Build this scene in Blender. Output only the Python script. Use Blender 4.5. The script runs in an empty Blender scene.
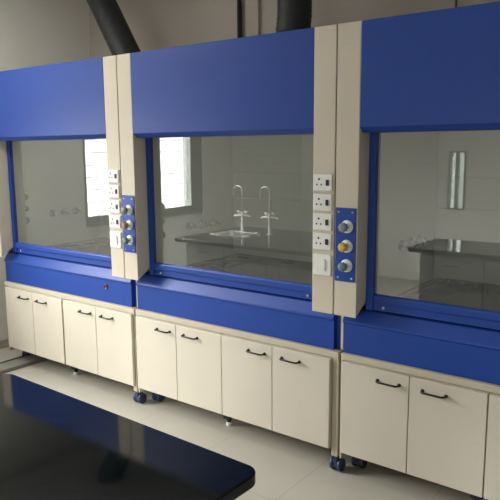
import bpy, bmesh, math, random
from mathutils import Vector, Matrix
random.seed(3)
sc = bpy.context.scene
COL = sc.collection
PI = math.pi

# ------------------------------------------------------------ camera
cd = bpy.data.cameras.new('camera')
cam = bpy.data.objects.new('camera', cd)
COL.objects.link(cam)
yaw, pit, rol = math.radians(37.3361), math.radians(9.1457), math.radians(-0.4182)
F = Vector((-math.sin(yaw)*math.cos(pit), math.cos(yaw)*math.cos(pit), -math.sin(pit)))
R = Vector((math.cos(yaw), math.sin(yaw), 0))
U = R.cross(F)
R2 = R*math.cos(rol)+U*math.sin(rol)
U2 = -R*math.sin(rol)+U*math.cos(rol)
m = Matrix((R2, U2, -F)).transposed().to_4x4()
m.translation = Vector((1.4923, -2.6216, 1.6709))
cam.matrix_world = m
cd.sensor_width = 36
cd.lens = 632.125*36/500
cd.clip_start = 0.05
sc.camera = cam

# ------------------------------------------------------------ world, lights, exposure
sc.view_settings.view_transform = 'Standard'
sc.view_settings.look = 'None'
sc.view_settings.exposure = 0.2
sc.view_settings.gamma = 1.0
sc.view_settings.use_curve_mapping = False
w = bpy.data.worlds.new('World'); sc.world = w; w.use_nodes = True
bg = w.node_tree.nodes['Background']
bg.inputs[0].default_value = (1.0, 0.975, 0.93, 1)
bg.inputs[1].default_value = 1.0
wt = w.node_tree                                    # overcast sky: dim ground, bright above the skyline
tc = wt.nodes.new('ShaderNodeTexCoord'); sp = wt.nodes.new('ShaderNodeSeparateXYZ'); mr_ = wt.nodes.new('ShaderNodeMapRange')
mr_.interpolation_type = 'SMOOTHSTEP'
for i_, v_ in ((1, 0.02), (2, 0.32), (3, 5.5), (4, 37.5)): mr_.inputs[i_].default_value = v_
wt.links.new(tc.outputs['Generated'], sp.inputs[0]); wt.links.new(sp.outputs['Z'], mr_.inputs[0]); wt.links.new(mr_.outputs[0], bg.inputs[1])

def area(name, loc, rot, sx, sy, power, col=(1, 1, 1), portal=False):
    l = bpy.data.lights.new(name, 'AREA'); l.shape = 'RECTANGLE'
    l.size, l.size_y, l.energy, l.color = sx, sy, power, col
    o = bpy.data.objects.new(name, l); COL.objects.link(o)
    o.location = loc; o.rotation_euler = rot
    if portal: l.cycles.is_portal = True
    return o
XL, XR, YB, YR, ZC = -3.35, 4.6, 1.32, -4.7, 3.1          # room limits
WIN1 = (-2.60, -0.95, 0.94, 2.18)                          # y0 y1 z0 z1 in the left wall
WIN2 = (-1.25, -1.04, 0.92, 1.62)                         # x0 x1 z0 z1 in the rear wall
FILL_WIN = (-0.35, 1.1, 0.85, 1.7)                               # x0 x1 z0 z1 in the rear wall, unseen opening added for fill light
area('sky_portal', (XL-0.02, (WIN1[0]+WIN1[1])/2, (WIN1[2]+WIN1[3])/2), (0, -PI/2, 0), WIN1[3]-WIN1[2], WIN1[1]-WIN1[0], 1, portal=True)
area('sky_portal', ((FILL_WIN[0]+FILL_WIN[1])/2, YR-0.02, (FILL_WIN[2]+FILL_WIN[3])/2), (PI/2, 0, 0), FILL_WIN[1]-FILL_WIN[0], FILL_WIN[3]-FILL_WIN[2], 1, portal=True)  # sky portal for the added fill opening

# ------------------------------------------------------------ materials
def mat(name, col, rough=0.5, metal=0.0, var=0.0, scale=6, bump=0.0, spec=0.5, coat=0.0):
    M = bpy.data.materials.new(name); M.use_nodes = True
    nt = M.node_tree; b = nt.nodes['Principled BSDF']
    b.inputs['Base Color'].default_value = (*col, 1)
    b.inputs['Roughness'].default_value = rough
    b.inputs['Metallic'].default_value = metal
    b.inputs['Specular IOR Level'].default_value = spec
    b.inputs['Coat Weight'].default_value = coat
    if var or bump:
        tc = nt.nodes.new('ShaderNodeTexCoord'); n = nt.nodes.new('ShaderNodeTexNoise')
        n.inputs['Scale'].default_value = scale; n.inputs['Detail'].default_value = 5
        nt.links.new(tc.outputs['Object'], n.inputs['Vector'])
        if var:
            r = nt.nodes.new('ShaderNodeValToRGB')
            r.color_ramp.elements[0].position = 0.3; r.color_ramp.elements[1].position = 0.7
            r.color_ramp.elements[0].color = (*[c*(1-var) for c in col], 1)
            r.color_ramp.elements[1].color = (*[min(1, c*(1+var)) for c in col], 1)
            nt.links.new(n.outputs['Fac'], r.inputs['Fac']); nt.links.new(r.outputs['Color'], b.inputs['Base Color'])
        if bump:
            bp = nt.nodes.new('ShaderNodeBump'); bp.inputs['Strength'].default_value = bump; bp.inputs['Distance'].default_value = 0.002
            nt.links.new(n.outputs['Fac'], bp.inputs['Height']); nt.links.new(bp.outputs['Normal'], b.inputs['Normal'])
    return M

def glass(name, tint, ior=1.5, film=0.0):
    M = bpy.data.materials.new(name); M.use_nodes = True
    nt = M.node_tree; nt.nodes.clear()
    o = nt.nodes.new('ShaderNodeOutputMaterial'); mx = nt.nodes.new('ShaderNodeMixShader')
    t = nt.nodes.new('ShaderNodeBsdfTransparent'); g = nt.nodes.new('ShaderNodeBsdfGlossy'); df = nt.nodes.new('ShaderNodeBsdfDiffuse'); m2 = nt.nodes.new('ShaderNodeMixShader'); f = nt.nodes.new('ShaderNodeFresnel')
    f.inputs['IOR'].default_value = ior; t.inputs['Color'].default_value = (*tint, 1)
    g.inputs['Roughness'].default_value = 0.015; g.inputs['Color'].default_value = (1, 1, 1, 1)
    geo = nt.nodes.new('ShaderNodeNewGeometry'); inv = nt.nodes.new('ShaderNodeMath'); inv.operation = 'SUBTRACT'; inv.inputs[0].default_value = 1
    mul = nt.nodes.new('ShaderNodeMath'); mul.operation = 'MULTIPLY'
    nt.links.new(geo.outputs['Backfacing'], inv.inputs[1]); nt.links.new(inv.outputs[0], mul.inputs[0]); nt.links.new(f.outputs[0], mul.inputs[1])
    nt.links.new(mul.outputs[0], mx.inputs[0]); m2.inputs[0].default_value = film; df.inputs['Color'].default_value = (.8, .82, .78, 1)
    nt.links.new(t.outputs[0], m2.inputs[1]); nt.links.new(df.outputs[0], m2.inputs[2]); nt.links.new(m2.outputs[0], mx.inputs[1]); nt.links.new(g.outputs[0], mx.inputs[2])
    nt.links.new(mx.outputs[0], o.inputs['Surface'])
    return M

def tiles(name, c1, mortar, rough):
    M = mat(name, c1, rough)
    nt = M.node_tree; b = nt.nodes['Principled BSDF']
    tc = nt.nodes.new('ShaderNodeTexCoord'); mp = nt.nodes.new('ShaderNodeMapping')
    mp.inputs['Location'].default_value = (0.12, 0.33, 0)
    br = nt.nodes.new('ShaderNodeTexBrick'); br.offset = 0.0
    for k, v in (('Scale', 1.0), ('Mortar Size', 0.0035), ('Brick Width', 0.6), ('Row Height', 0.6), ('Mortar Smooth', 0.3), ('Bias', 0)):
        br.inputs[k].default_value = v
    n = nt.nodes.new('ShaderNodeTexNoise'); n.inputs['Scale'].default_value = 2.2; n.inputs['Detail'].default_value = 6
    r = nt.nodes.new('ShaderNodeValToRGB')
    r.color_ramp.elements[0].color = (*[c*0.9 for c in c1], 1); r.color_ramp.elements[1].color = (*[c*1.08 for c in c1], 1)
    nt.links.new(tc.outputs['Object'], mp.inputs['Vector']); nt.links.new(mp.outputs[0], br.inputs['Vector'])
    nt.links.new(tc.outputs['Object'], n.inputs['Vector']); nt.links.new(n.outputs['Fac'], r.inputs['Fac'])
    nt.links.new(r.outputs['Color'], br.inputs['Color1']); nt.links.new(r.outputs['Color'], br.inputs['Color2'])
    br.inputs['Mortar'].default_value = (*mortar, 1)
    nt.links.new(br.outputs['Color'], b.inputs['Base Color'])
    return M

M = dict(
    blue=mat('blue powder coat', (0.002, 0.046, 0.31), 0.43, var=0.03, scale=3, spec=0.5),
    navy=mat('blue frame paint', (0.018, 0.06, 0.36), 0.42),
    cream=mat('cream powder coat', (0.62, 0.56, 0.455), 0.45, var=0.02, scale=3),
    door=mat('cream laminate', (0.65, 0.60, 0.51), 0.5, var=0.015, scale=5),
    rail=mat('beige painted steel', (0.55, 0.49, 0.38), 0.5),
    liner=mat('off white liner', (0.58, 0.60, 0.55), 0.4, var=0.03, scale=3),
    black=mat('black handle plastic', (0.012, 0.011, 0.012), 0.35),
    worktop=mat('black epoxy worktop', (0.012, 0.013, 0.016), 0.2, var=0.2, scale=30),
    granite=mat('polished black granite', (0.004, 0.007, 0.009), 0.06, var=0.5, scale=60, spec=0.3),
    white=mat('white plastic', (0.82, 0.82, 0.80), 0.3),
    hole=mat('dark socket hole', (0.02, 0.02, 0.02), 0.5),
    switch=mat('black rocker switch', (0.025, 0.025, 0.025), 0.3),
    steel=mat('brushed steel', (0.6, 0.6, 0.6), 0.3, metal=1),
    outlet=mat('dull grey outlet metal', (0.09, 0.095, 0.095), 0.35, metal=0.3),
    grey=mat('grey knob plastic', (0.22, 0.25, 0.28), 0.4),
    yellow=mat('yellow knob plastic', (0.65, 0.45, 0.05), 0.4),
    green=mat('teal grey knob plastic', (0.12, 0.22, 0.24), 0.4),
    brown=mat('brown knob plastic', (0.30, 0.20, 0.12), 0.4),
    red=mat('red indicator', (0.35, 0.04, 0.05), 0.3),
    duct=mat('black flexible duct', (0.014, 0.016, 0.018), 0.55, var=0.3, scale=25, bump=0.3),
    caster=mat('dark blue caster', (0.03, 0.045, 0.10), 0.4),
    rubber=mat('black rubber', (0.015, 0.015, 0.018), 0.6),
    tap=mat('white coated tap', (0.8, 0.8, 0.78), 0.25),
    wall=mat('painted wall', (0.84, 0.84, 0.80), 0.8, var=0.03, scale=1.5),
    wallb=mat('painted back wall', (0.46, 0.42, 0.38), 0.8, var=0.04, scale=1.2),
    ceil=mat('ceiling paint', (0.82, 0.82, 0.80), 0.9),
    frame=mat('grey window frame', (0.28, 0.30, 0.29), 0.4, var=0.05),
    trunk=mat('grey trunking', (0.24, 0.24, 0.21), 0.5),
    skirt=mat('skirting tile', (0.42, 0.40, 0.33), 0.4),
    pipe=mat('dark painted pipe', (0.012, 0.012, 0.014), 0.5),
    pipeb=mat('brown pipe', (0.10, 0.085, 0.07), 0.5),
    bench=mat('grey laminate', (0.40, 0.41, 0.40), 0.5),
    floor=tiles('beige floor tiles', (0.53, 0.51, 0.45), (0.43, 0.41, 0.36), 0.28),
    glass=glass('sash glass', (0.97, 0.98, 0.96), 2.8, 0.03),
    dglass=glass('tinted window glass', (0.45, 0.48, 0.46)),
    wglass=glass('window glass', (0.97, 0.98, 0.98)),
)
e = bpy.data.materials.new('fill tube glow'); e.use_nodes = True  # glowing tubes of the added fill lamp
eb = e.node_tree.nodes['Principled BSDF']; eb.inputs['Emission Color'].default_value = (1, 0.97, 0.9, 1); eb.inputs['Emission Strength'].default_value = 4
M['tube'] = e

# ------------------------------------------------------------ mesh helpers
def tagp(o, label=None, cat=None, group=None, kind=None):
    for k, v in (('label', label), ('category', cat), ('group', group), ('kind', kind)):
        if v: o[k] = v
    return o

class MB:
    def __init__(s): s.bm = bmesh.new()
    def box(s, x0, x1, y0, y1, z0, z1, bev=0.0, seg=2):
        t = bmesh.new(); bmesh.ops.create_cube(t, size=1)
        for v in t.verts:
            v.co = Vector((x0+(v.co.x+.5)*(x1-x0), y0+(v.co.y+.5)*(y1-y0), z0+(v.co.z+.5)*(z1-z0)))
        if bev: bmesh.ops.bevel(t, geom=t.edges[:], offset=bev, segments=seg, affect='EDGES', profile=0.5)
        s.merge(t); return s
    def merge(s, t, mx=None):
        if mx: t.transform(mx)
        me = bpy.data.meshes.new('t'); t.to_mesh(me); t.free(); s.bm.from_mesh(me); bpy.data.meshes.remove(me)
    def prism(s, pts, a0, a1, axis='x', bev=0.0):
        # pts in the other two axes (x: (y,z); z: (x,y); y: (x,z))
        t = bmesh.new()
        def mk(p, a):
            return {'x': (a, p[0], p[1]), 'z': (p[0], p[1], a), 'y': (p[0], a, p[1])}[axis]
        A = [t.verts.new(mk(p, a0)) for p in pts]; B = [t.verts.new(mk(p, a1)) for p in pts]
        n = len(pts)
        t.faces.new(A); t.faces.new(B[::-1])
        for i in range(n): t.faces.new((A[i], A[(i+1) % n], B[(i+1) % n], B[i]))
        bmesh.ops.recalc_face_normals(t, faces=t.faces[:])
        if bev: bmesh.ops.bevel(t, geom=t.edges[:], offset=bev, segments=2, affect='EDGES', profile=0.5)
        s.merge(t); return s
    def lathe(s, prof, base, axis, n=20):
        # prof: list of (radius, height along axis)
        ax = Vector(axis).normalized(); q = ax.to_track_quat('Z', 'Y').to_matrix()
        t = bmesh.new(); rings = []
        for r, h in prof:
            rings.append([t.verts.new(Vector(base)+q @ Vector((r*math.cos(2*PI*k/n), r*math.sin(2*PI*k/n), h))) for k in range(n)])
        for a, b in zip(rings, rings[1:]):
            for k in range(n): t.faces.new((a[k], a[(k+1) % n], b[(k+1) % n], b[k])).smooth = True
        t.faces.new(rings[0][::-1]); t.faces.new(rings[-1])
        bmesh.ops.recalc_face_normals(t, faces=t.faces[:])
        s.merge(t); return s
    def tube(s, pts, r, n=12):
        P = [Vector(p) for p in pts]; t = bmesh.new(); rings = []
        rr = r if isinstance(r, (list, tuple)) else [r]*len(P)
        nrm = None
        for i, p in enumerate(P):
            d = (P[min(i+1, len(P)-1)]-P[max(i-1, 0)]).normalized()
            if nrm is None: nrm = d.orthogonal().normalized()
            nrm = (nrm-d*nrm.dot(d)).normalized(); b = d.cross(nrm)
            rings.append([t.verts.new(p+(nrm*math.cos(2*PI*k/n)+b*math.sin(2*PI*k/n))*rr[i]) for k in range(n)])
        for a, b in zip(rings, rings[1:]):
            for k in range(n): t.faces.new((a[k], a[(k+1) % n], b[(k+1) % n], b[k])).smooth = True
        t.faces.new(rings[0][::-1]); t.faces.new(rings[-1])
        bmesh.ops.recalc_face_normals(t, faces=t.faces[:])
        s.merge(t); return s
    def build(s, name, mt, parent=None):
        me = bpy.data.meshes.new(name); s.bm.to_mesh(me); s.bm.free()
        for x in (mt if isinstance(mt, (list, tuple)) else [mt]): me.materials.append(x)
        o = bpy.data.objects.new(name, me); COL.objects.link(o)
        if parent: o.parent = parent
        return o

def empty(name, loc, label, cat, group=None):
    o = bpy.data.objects.new(name, None); COL.objects.link(o); o.location = loc; o.empty_display_size = 0.1
    return tagp(o, label, cat, group)

def copy_tree(o, parent=None):
    c = o.copy(); COL.objects.link(c); c.parent = parent
    for ch in list(o.children): copy_tree(ch, c)
    return c

def struct(name, mb, mt):
    return tagp(mb.build(name, mt), kind='structure')

def wall_with_hole(axis, p0, p1, a0, a1, z0, z1, h):
    b = MB(); ha0, ha1, hz0, hz1 = h
    def bx(u0, u1, w0, w1):
        if axis == 'x': b.box(p0, p1, u0, u1, w0, w1)
        else: b.box(u0, u1, p0, p1, w0, w1)
    bx(a0, ha0, z0, z1); bx(ha1, a1, z0, z1); bx(ha0, ha1, z0, hz0); bx(ha0, ha1, hz1, z1)
    return b

# ------------------------------------------------------------ room
struct('floor', MB().box(XL-.2, XR+.2, YR-.2, YB+.2, -.1, 0), M['floor'])
struct('ceiling', MB().box(XL-.2, XR+.2, YR-.2, YB+.2, ZC, ZC+.1), M['ceil'])
struct('wall_back', MB().box(XL-.2, XR+.2, YB, YB+.2, 0, ZC), M['wallb'])
struct('wall_left', wall_with_hole('x', XL-.2, XL, YR, YB, 0, ZC, WIN1), M['wall'])
struct('wall_right', MB().box(XR, XR+.2, YR, YB, 0, ZC), M['wall'])
rw = wall_with_hole('y', YR-.2, YR, XL-.2, -.6, 0, ZC, WIN2)
r2 = wall_with_hole('y', YR-.2, YR, -.6, XR+.2, 0, ZC, FILL_WIN)
rw.merge(r2.bm); struct('wall_rear', rw, M['wall'])
struct('baseboard_left', MB().box(XL, XL+.012, YR, YB, 0, .07, .002), M['skirt'])
struct('baseboard_back', MB().box(XL+.012, XR, YB-.012, YB, 0, .07, .002), M['skirt'])

y0, y1, z0, z1 = WIN1
f = MB(); xa, xb = XL-.11, XL+.010
f.box(xa, xb, y0, y0+.19, z0, z1, .004).box(xa, xb, y1-.02, y1, z0, z1, .004)
f.box(xa, xb, y0+.19, y1-.02, z0, z0+.10, .004).box(xa, xb, y0+.19, y1-.02, z1-.06, z1, .004)
wn = struct('window_1', f, M['frame'])
MB().box(XL-.06, XL-.054, y0+.19, y1-.02, z0+.10, z1-.06).build('window_pane', M['wglass'], wn)
gr = MB()
for k in range(1, 9):
    z = z0+.10+(z1-z0-.16)*k/9
    gr.tube([(XL-.14, y0+.02, z), (XL-.14, y1-.02, z)], .0035, 8)
gr.build('window_grille', M['frame'], wn)
struct('trim_2', MB().box(XL, XL+.014, y0-.12, y0-.005, z0-.05, z1+.05, .003), M['ceil'])
f = MB(); x0, x1, z0, z1 = FILL_WIN
f.box(x0, x0+.06, YR-.1, YR+.01, z0, z1).box(x1-.06, x1, YR-.1, YR+.01, z0, z1).box(x0+.06, x1-.06, YR-.1, YR+.01, z0, z0+.06).box(x0+.06, x1-.06, YR-.1, YR+.01, z1-.06, z1)
f.box((x0+x1)/2-.03, (x0+x1)/2+.03, YR-.09, YR, z0+.06, z1-.06)
w3 = struct('fill_window', f, M['frame'])  # unseen window, added only to let in fill light
MB().box(x0+.06, x1-.06, YR-.055, YR-.05, z0+.06, z1-.06).build('window_pane', M['wglass'], w3)
f = MB(); x0, x1, z0, z1 = WIN2
f.box(x0, x0+.02, YR-.08, YR+.01, z0, z1).box(x1-.02, x1, YR-.08, YR+.01, z0, z1).box(x0+.02, x1-.02, YR-.08, YR+.01, z0, z0+.02).box(x0+.02, x1-.02, YR-.08, YR+.01, z1-.02, z1)
f.box((x0+x1)/2-.02, (x0+x1)/2+.01, YR-.07, YR, z0+.02, z1-.02)
w2 = struct('window_2', f, M['frame'])
MB().box(x0+.02, x1-.02, YR-.045, YR-.04, z0+.02, z1-.02).build('window_pane', M['dglass'], w2)

# unseen lamp added to brighten the left hood and the side wall
t = empty('fill_lamp', (-2.5, -1.0, ZC), 'added white twin tube fill light above the left hood', 'ceiling light')
MB().box(-.62, .62, -.15, .15, -.05, 0, .005).build('fill_lamp_housing', M['white'], t)
for s_ in (-.07, .07):
    MB().tube([(-.59, s_, -.068), (.59, s_, -.068)], .016, 12).build('tube', M['tube'], t)
l = area('fill_lamp_light', (0, 0, -.10), (0, 0, 0), 1.2, .28, 27, (1, .96, .88)); l.parent = t  # soft source of the added lamp

# ------------------------------------------------------------ fume cupboards
W = 1.5; PW = 0.1225
def make_hood():
    t = empty('fume_hood', (0, 0, 0), 'x', 'fume hood', 'row of blue and cream fume hoods')
    # outer casing and inner liner
    c = MB()
    c.box(.004, .018, .11, .985, .66, 2.2).box(W-.018, W-.004, .11, .985, .66, 2.2).box(.018, W-.018, .971, .985, .66, 2.2)
    c.box(.004, W-.004, .11, .985, 2.2, 2.222)
    c.build('casing', M['cream'], t)
    l = MB()
    l.box(PW, PW+.012, .13, .95, .90, 2.05).box(W-PW-.012, W-PW, .13, .95, .90, 2.05)
    l.box(PW+.012, W-PW-.012, .12, .95, 2.05, 2.062)
    l.box(PW+.012, W-PW-.012, .94, .95, .90, 2.05)
    l.build('liner', M['liner'], t)
    b = MB()
    for za, zb in ((.925, 1.324), (1.331, 1.50), (1.509, 2.03)):
        b.box(PW+.02, W-PW-.02, .915, .925, za, zb, .002)
    b.build('back_baffle', M['liner'], t)
    # worktop: dished tray with raised rim
    k = MB(); a, z = PW+.012, .885
    k.box(a, W-a, .13, .94, .86, z)
    k.box(a, a+.03, .13, .94, z, z+.02, .004).box(W-a-.03, W-a, .13, .94, z, z+.02, .004)
    k.box(a+.03, W-a-.03, .13, .16, z, z+.02, .004).box(a+.03, W-a-.03, .905, .94, z, z+.03, .004)
    k.build('worktop', M['worktop'], t)
    s = MB(); sx, sy = .26, .70
    s.box(sx-.07, sx+.07, sy-.13, sy-.12, z, z+.008, .002).box(sx-.07, sx+.07, sy+.12, sy+.13, z, z+.008, .002)
    s.box(sx-.08, sx-.07, sy-.13, sy+.13, z, z+.008, .002).box(sx+.07, sx+.08, sy-.13, sy+.13, z, z+.008, .002)
    s.box(sx-.07, sx+.07, sy-.12, sy+.12, z, z+.001)
    s.lathe([(.022, 0), (.022, .004), (.012, .005)], (sx, sy, z+.001), (0, 0, 1), 16)
    s.build('cup_sink', M['rubber'], t)
    # fascia
    MB().prism([(0, 1.763), (0, 2.224), (.11, 2.224), (.11, 1.738), (.028, 1.738)], PW, W-PW, 'x', .003).build('fascia_panel', M['blue'], t)
    # side posts
    for x0, x1 in ((.003, PW-.0005), (W-PW+.0005, W-.003)):
        MB().prism([(0, .868), (0, 2.224), (.109, 2.224), (.109, .935)], x0, x1, 'x', .003).build('side_post', M['cream'], t)
    # apron
    MB().prism([(.095, .654), (.095, .806), (.087, .812), (.088, .822), (.118, .878), (.125, .883), (.19, .883), (.19, .654)], .004, W-.049, 'x', .0012).build('apron', M['blue'], t)
    MB().box(W-.049, W-.005, .125, .19, .654, .875).build('apron_end', M['navy'], t)
    # sash
    f = MB(); g0, g1 = PW+.0005, W-PW-.0005
    f.box(g0, g0+.036, .098, .128, .892, 1.9, .003).box(g1-.016, g1, .098, .128, .892, 1.9, .003)
    f.box(g0+.036, g1-.016, .096, .128, .928, .972, .010, 3)
    f.box(g0+.036, g1-.016, .108, .128, .893, .93, .002)
    f.box(g0+.036, g1-.016, .111, .128, 1.86, 1.9, .004)
    sf = f.build('sash_frame', M['blue'], t)
    for xx in (g0+.09, g1-.09):
        MB().lathe([(.008, 0), (.008, .004), (.004, .006)], (xx, .108, .911), (0, -1, 0), 12).build('sash_screw', M['steel'], sf)
    MB().box(g0+.036, g1-.016, .112, .117, .970, 1.86).build('sash_glass', M['glass'], t)
    # power sockets and switch on the right hand post
    xc = W-PW/2-.003
    for i in range(4):
        zc = 1.507-i*.0945
        p = MB().box(xc-.052, xc+.052, -.010, .0005, zc-.040, zc+.040, .004).build('power_socket', M['white'], t)
        h = MB()
        for dx, dz, r in ((-.018, .016, .0055), (-.030, -.010, .0045), (-.006, -.010, .0045)):
            h.lathe([(r, 0), (r, .0008)], (xc+dx, -.010, zc+dz), (0, -1, 0), 12)
        h.build('pin_hole', M['hole'], p)
        MB().box(xc+.020, xc+.036, -.015, -.0095, zc-.014, zc+.014, .002).build('rocker_switch', M['switch'], p)
    p = MB().box(xc-.052, xc+.052, -.010, .0005, 1.057, 1.160, .004).build('switch_plate', M['white'], t)
    MB().box(xc+.005, xc+.023, -.016, -.0095, 1.082, 1.138, .003).build('rocker_switch', M['white'], p)
    # valve plate on the left hand post
    v = MB().box(.008, .116, -.006, .0005, 1.04, 1.392, .002).build('valve_plate', M['blue'], t)
    for xx in (.026, .098):
        for zz in (1.058, 1.372):
            MB().lathe([(.005, 0), (.005, .002), (.003, .003)], (xx, -.006, zz), (0, -1, 0), 10).build('plate_screw', M['steel'], v)
    for i, mk in enumerate(('grey', 'yellow', 'green')):
        zc = 1.305-i*.093
        n = MB().lathe([(.031, 0), (.031, .005), (.026, .009), (.015, .010), (.013, .030)], (.072, -.006, zc), (0, -1, 0), 28).build('valve_collar', M['steel'] if 0 else M['white'], v)
        kn = MB()
        kn.lathe([(.017, 0), (.020, .003), (.020, .020), (.017, .024), (.006, .024)], (.072, -.036, zc), (0, -1, 0), 24)
        for j in range(8):
            aa = 2*PI*j/8
            kn.lathe([(.0045, 0), (.0045, .018)], (.072+.0185*math.cos(aa), -.037, zc+.0185*math.sin(aa)), (0, -1, 0), 8)
        kn.build('valve_knob', M[mk], v)
    # outlets on the left inner wall
    for yy in (.46, .57, .68):
        n = MB()
        n.lathe([(.030, 0), (.030, .008), (.014, .010), (.012, .030), (.017, .031), (.017, .046), (.010, .047)], (PW+.012, yy, 1.165), (1, 0, 0), 20)
        n.lathe([(.008, 0), (.010, .004), (.007, .010), (.010, .014), (.006, .020), (.008, .024), (.005, .034)], (PW+.058, yy, 1.165), (1, 0, -.15), 12)
        n.build('hose_outlet', M['outlet'], t)
    # stand: top rail, legs, casters
    s = MB()
    s.box(.004, W-.010, .074, .12, .620, .653, .002)
    s.box(.004, W-.010, .82, .86, .620, .653, .002)
    for xx, ww in ((.003, .011), (W-.046, .036)):
        s.box(xx, xx+ww, .078, .12, .09, .62, .002).box(xx, xx+ww, .82, .86, .09, .62, .002)
        s.box(xx, xx+ww, .12, .82, .12, .15, .002)
    st = s.build('stand', M['rail'], t)
    for xx, yy in ((W-.028, .105), (W-.028, .84), (.050, .20), (.050, .84)):
        cb = MB()
        cb.box(xx-.018, xx+.018, yy-.022, yy+.022, .084, .092, .002)
        cb.lathe([(.012, 0), (.012, .06 if xx < .1 else .03)], (xx, yy, .060), (0, 0, 1), 14)
        cb.lathe([(.028, 0), (.034, .004), (.034, .018), (.028, .022)], (xx-.033, yy+.01, .034), (1, 0, 0), 22)
        cb.lathe([(.028, 0), (.034, .004), (.034, .018), (.028, .022)], (xx+.011, yy+.01, .034), (1, 0, 0), 22)
        cb.box(xx-.012, xx+.012, yy-.018, yy+.032, .02, .070, .005)
        cb.lathe([(.006, 0), (.006, .07)], (xx-.035, yy+.01, .034), (1, 0, 0), 12)
        cb.build('caster', M['caster'], st)
    MB().lathe([(.16, 0), (.16, .01), (.115, .012), (.115, .05)], (.765, .78, 2.222), (0, 0, 1), 28).build('exhaust_collar', M['rubber'], t)
    return t

h1 = make_hood()
h1.location = (-3.0, 0, 0)
h1['label'] = 'blue and cream fume hood at the far left against the side wall'
# round lock on the front of the left hood only
lk = MB().lathe([(.017, 0), (.017, .004), (.013, .006)], (1.202, .092, .762), (0, -1, 0), 22).build('key_lock', M['red'], h1)
MB().lathe([(.010, 0), (.010, .003)], (1.199, .086, .764), (0, -1, 0), 16).build('lock_core', M['black'], lk)
kx = MB().box(1.206, 1.214, .083, .087, .745, .753, .001).build('key', M['white'], lk)
def dup_hood(x, label):
    c = h1.copy(); COL.objects.link(c); c.location = (x, 0, 0); c['label'] = label
    for ch in list(h1.children):
        if ch.name.startswith('key_lock'): continue
        copy_tree(ch, c)
    return c
h2 = dup_hood(-1.5, 'blue and cream fume hood in the middle, under the upright black duct')
h3 = dup_hood(0.0, 'blue and cream fume hood at the right, yellow valve knob on its left post')
# the middle hood has a brown middle knob
for ch in h2.children:
    if ch.name.startswith('valve_plate'):
        for kk in ch.children:
            if kk.name.startswith('valve_knob') and kk.data.materials[0] == M['yellow']:
                kk.data = kk.data.copy(); kk.data.materials[0] = M['brown']
for ch in h1.children:
    if ch.name.startswith('valve_plate'):
        for kk in ch.children:
            if kk.name.startswith('valve_knob') and kk.data.materials[0] == M['yellow']:
                kk.data = kk.data.copy(); kk.data.materials[0] = M['grey']

# ------------------------------------------------------------ base cabinets
def make_cabinet():
    t = empty('base_cabinet', (0, 0, 0), 'x', 'cabinet', 'cream base cabinets under the fume hoods')
    b = MB(); wd = .716
    b.box(0, .016, .078, .60, .130, .616).box(wd-.016, wd, .078, .60, .130, .616)
    b.box(.016, wd-.016, .078, .60, .130, .146).box(.016, wd-.016, .078, .60, .600, .616).box(.016, wd-.016, .588, .60, .146, .600)
    b.build('carcass', M['door'], t)
    for i in range(2):
        x0 = .001+i*.3585; x1 = x0+.3545
        d = MB().box(x0, x1, .058, .077, .132, .614, .0025).build('door', M['door'], t)
        hx = x0+(.252 if i == 0 else .1185)
        hz = .563
        hh = MB()
        a, c = hx-.055, hx+.055
        hh.tube([(a, .058, hz), (a, .042, hz), (a+.004, .034, hz), (a+.012, .030, hz), (c-.012, .030, hz), (c-.004, .034, hz), (c, .042, hz), (c, .058, hz)], .0048, 10)
        for xx in (a, c): hh.lathe([(.009, 0), (.009, .003), (.006, .006)], (xx, .058, hz), (0, -1, 0), 14)
        hh.build('handle', M['black'], d)
    for xx, yy in ((wd-.064, .2), (.05, .55), (wd-.064, .55)):
        if 1:
            f = MB(); f.box(xx-.027, xx+.027, yy-.027, yy+.027, .045, .130, .006); f.lathe([(.014, 0), (.014, .025)], (xx, yy, .022), (0, 0, 1), 16)
            fo = f.build('foot', M['rubber'], t)
            MB().lathe([(.019, 0), (.021, .004), (.021, .018), (.016, .022)], (xx, yy, 0), (0, 0, 1), 18).build('foot_cap', M['white'], fo)
    return t
cabs = [(-2.966, 'cream two door cabinet under the left hood, nearest the side wall'),
        (-2.236, 'cream two door cabinet under the left hood, below the small round red lock'),
        (-1.482, 'cream two door cabinet under the left half of the middle hood'),
        (-.765, 'cream two door cabinet under the right half of the middle hood'),
        (.018, 'cream two door cabinet under the right hood, both doors fully in view'),
        (.738, 'cream cabinet partly cut off at the right edge of the photo')]
cab = make_cabinet()
front_feet = [c.data for c in cab.children if c.name.startswith('foot')][:1]
def drop(o):
    for c in list(o.children): drop(c)
    bpy.data.objects.remove(o)
for i, (x, lb) in enumerate(cabs):
    o = cab if i == 0 else copy_tree(cab)
    if i == 1:                                   # right hand units share the front foot of their neighbour
        for ch in list(o.children):
            if ch.name.startswith('foot') and ch.data == front_feet[0]: drop(ch)
        cab_b = o
    elif i in (3, 5):
        drop(o); o = copy_tree(cab_b)
    o.location = (x, 0, 0); o['label'] = lb

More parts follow.
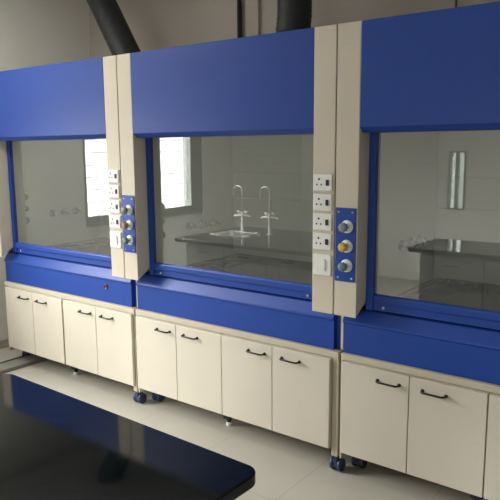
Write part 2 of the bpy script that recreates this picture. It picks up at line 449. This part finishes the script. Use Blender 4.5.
# ------------------------------------------------------------ exhaust ducts
def ribbed(pts, r, name, mt, parent):
    # subdivide path, corrugate
    P = [Vector(p) for p in pts]; out = []; rr = []
    for a, b in zip(P, P[1:]):
        n = max(2, int((b-a).length/.012))
        for k in range(n): out.append(a.lerp(b, k/n)); rr.append(r*(1.0 if len(rr) % 2 else .965))
    out.append(P[-1]); rr.append(r)
    return MB().tube(out, rr, 28).build(name, mt, parent)
d1 = empty('exhaust_duct', (-2.215, .78, 2.272), 'black flexible exhaust duct leaning left above the left hood', 'duct')
def bez(a, b, c, n=10): return [tuple(Vector(a)*(1-t)**2+Vector(b)*2*t*(1-t)+Vector(c)*t*t) for t in [i/n for i in range(n+1)]]
ribbed(bez((0, 0, 0), (0, 0, .04), (-.05, -.0, .11), 5)+[(-.50, 0, .825)], .105, 'duct_hose', M['duct'], d1)
d2 = empty('exhaust_duct', (-.755, .78, 2.272), 'black upright exhaust duct rising above the middle hood', 'duct')
ribbed([(0, 0, 0), (0, 0, .12), (.01, 0, .2), (.01, 0, .827)], .108, 'duct_hose', M['duct'], d2)
for zz in (.075, .30):
    MB().lathe([(.108, 0), (.113, .004), (.113, .026), (.108, .03)], (0.005, 0, zz), (0, 0, 1), 28).build('clamp_band', M['rubber'], d2)
tagp(MB().tube([(-1.57, YB-.035, 0), (-1.57, YB-.035, ZC)], .019, 14).build('vertical_pipe', M['pipe']), 'thick black vertical pipe on the wall above the middle hood', 'pipe')
tagp(MB().tube([(.07, YB-.02, 0), (.07, YB-.02, ZC)], .008, 12).build('vertical_pipe', M['pipeb']), 'thin brown vertical pipe on the wall above the right hood', 'pipe')
struct('trim_1', MB().box(-1.52, -1.40, YB-.03, YB, 0, ZC, .003), M['wallb'])

# ------------------------------------------------------------ floor items by the left wall
t = empty('floor_trunking', (-2.92, -.9, 0), 'grey cable trunking along the floor beside the left hood', 'trunking')
MB().box(0, .15, -1.2, 1.6, 0, .03, .004).build('trunking_base', M['trunk'], t)
MB().box(-.055, 0, -1.2, 1.6, 0, .022, .004).build('dark_edge_strip', M['rubber'], t)
tagp(MB().tube([(-2.815, .33, .02), (-2.2, .33, .02)], .018, 12).build('floor_pipe', M['trunk']), 'grey pipe lying on the floor under the left hood', 'pipe')

# ------------------------------------------------------------ foreground bench
def bench(name, x0, x1, y0, y1, z, label, cat, rad=0.04):
    cx, cy = (x0+x1)/2, (y0+y1)/2
    t = empty(name, (cx, cy, 0), label, cat)
    pts = []
    for (px, py, a0) in ((x1-rad, y1-rad, 0), (x0+rad, y1-rad, 90), (x0+rad, y0+rad, 180), (x1-rad, y0+rad, 270)):
        for k in range(7):
            a = math.radians(a0+15*k); pts.append((px+rad*math.cos(a)-cx, py+rad*math.sin(a)-cy))
    MB().prism(pts, z-.03, z, 'z', .004).build('benchtop', M['granite'], t)
    a, b, c, d = x0+.06-cx, x1-.06-cx, y0+.08-cy, y1-.12-cy
    MB().box(a+.005, b-.005, c+.005, d-.005, .10, z-.03, .003).build('bench_body', M['bench'], t)
    MB().box(a+.04, b-.04, c+.04, d-.04, 0, .10).build('plinth', M['rubber'], t)
    n = max(2, round((b-a)/.55)); wv = (b-a)/n
    for s, yy in ((1, d-.005), (-1, c+.005)):
        for k in range(n):
            ya, yb = (yy, yy+.018) if s > 0 else (yy-.018, yy)
            dd = MB().box(a+k*wv+.004, a+(k+1)*wv-.004, ya, yb, .11, z-.06, .003).build('door', M['bench'], t)
            hx = a+k*wv+wv*.5; yo = yb if s > 0 else ya
            MB().tube([(hx-.05, yo, z-.12), (hx-.05, yo+s*.028, z-.12), (hx+.05, yo+s*.028, z-.12), (hx+.05, yo, z-.12)], .005, 8).build('handle', M['black'], dd)
    return t
ib = bench('island_bench', -.385, .684, -2.12, -1.517, .94, 'polished black topped island bench in the foreground', 'bench')
ib.rotation_euler = (0, 0, -.018)
sb = bench('sink_bench', -2.62, -1.10, -2.45, -1.36, .85, 'dark topped sink bench by the window, seen mirrored in the middle hood glass', 'bench')
s = MB(); sx, sy = -.44, 0.02
s.box(sx-.19, sx+.19, sy-.15, sy-.135, .85, .862, .003).box(sx-.19, sx+.19, sy+.135, sy+.15, .85, .862, .003)
s.box(sx-.19, sx-.175, sy-.135, sy+.135, .85, .862, .003).box(sx+.175, sx+.19, sy-.135, sy+.135, .85, .862, .003)
s.box(sx-.175, sx+.175, sy-.135, sy+.135, .85, .853)
s.build('sink', M['steel'], sb)

def tap(x, y, label):
    t = empty('lab_tap', (x, y, .851), label, 'tap', 'white swan neck taps on the sink bench')
    a = MB(); a.lathe([(.030, 0), (.030, .008), (.016, .012), (.014, .14), (.018, .145), (.018, .20), (.013, .205)], (0, 0, 0), (0, 0, 1), 20)
    a.build('tap_body', M['tap'], t)
    pts = [(0, 0, .19), (0, 0, .40)]+[(0-.055+.055*math.cos(u), 0, .40+.055*math.sin(u)) for u in [PI*i/10 for i in range(1, 11)]]+[(-.11, 0, .34)]
    MB().tube(pts, .0085, 12).build('swan_neck', M['tap'], t)
    for s_ in (-1, 1):
        ar = MB(); ar.tube([(0, 0, .165), (s_*.07, 0, .165)], .010, 12)
        ar.lathe([(.010, 0), (.013, .008), (.009, .014), (.012, .020), (.007, .034)], (s_*.07, 0, .165), (s_, 0, -.3), 12)
        ar.build('side_outlet', M['tap'], t)
        hd = MB(); hd.lathe([(.007, 0), (.007, .03)], (s_*.045, 0, .17), (0, 0, 1), 10)
        hd.tube([(s_*.045-.022, 0, .205), (s_*.045+.022, 0, .205)], .007, 8)
        hd.build('tap_handle', M['tap'], t)
tap(-2.33, -2.05, 'white swan neck tap on the sink bench, left one in the mirrored view')
tap(-2.00, -2.05, 'white swan neck tap on the sink bench, right one in the mirrored view')
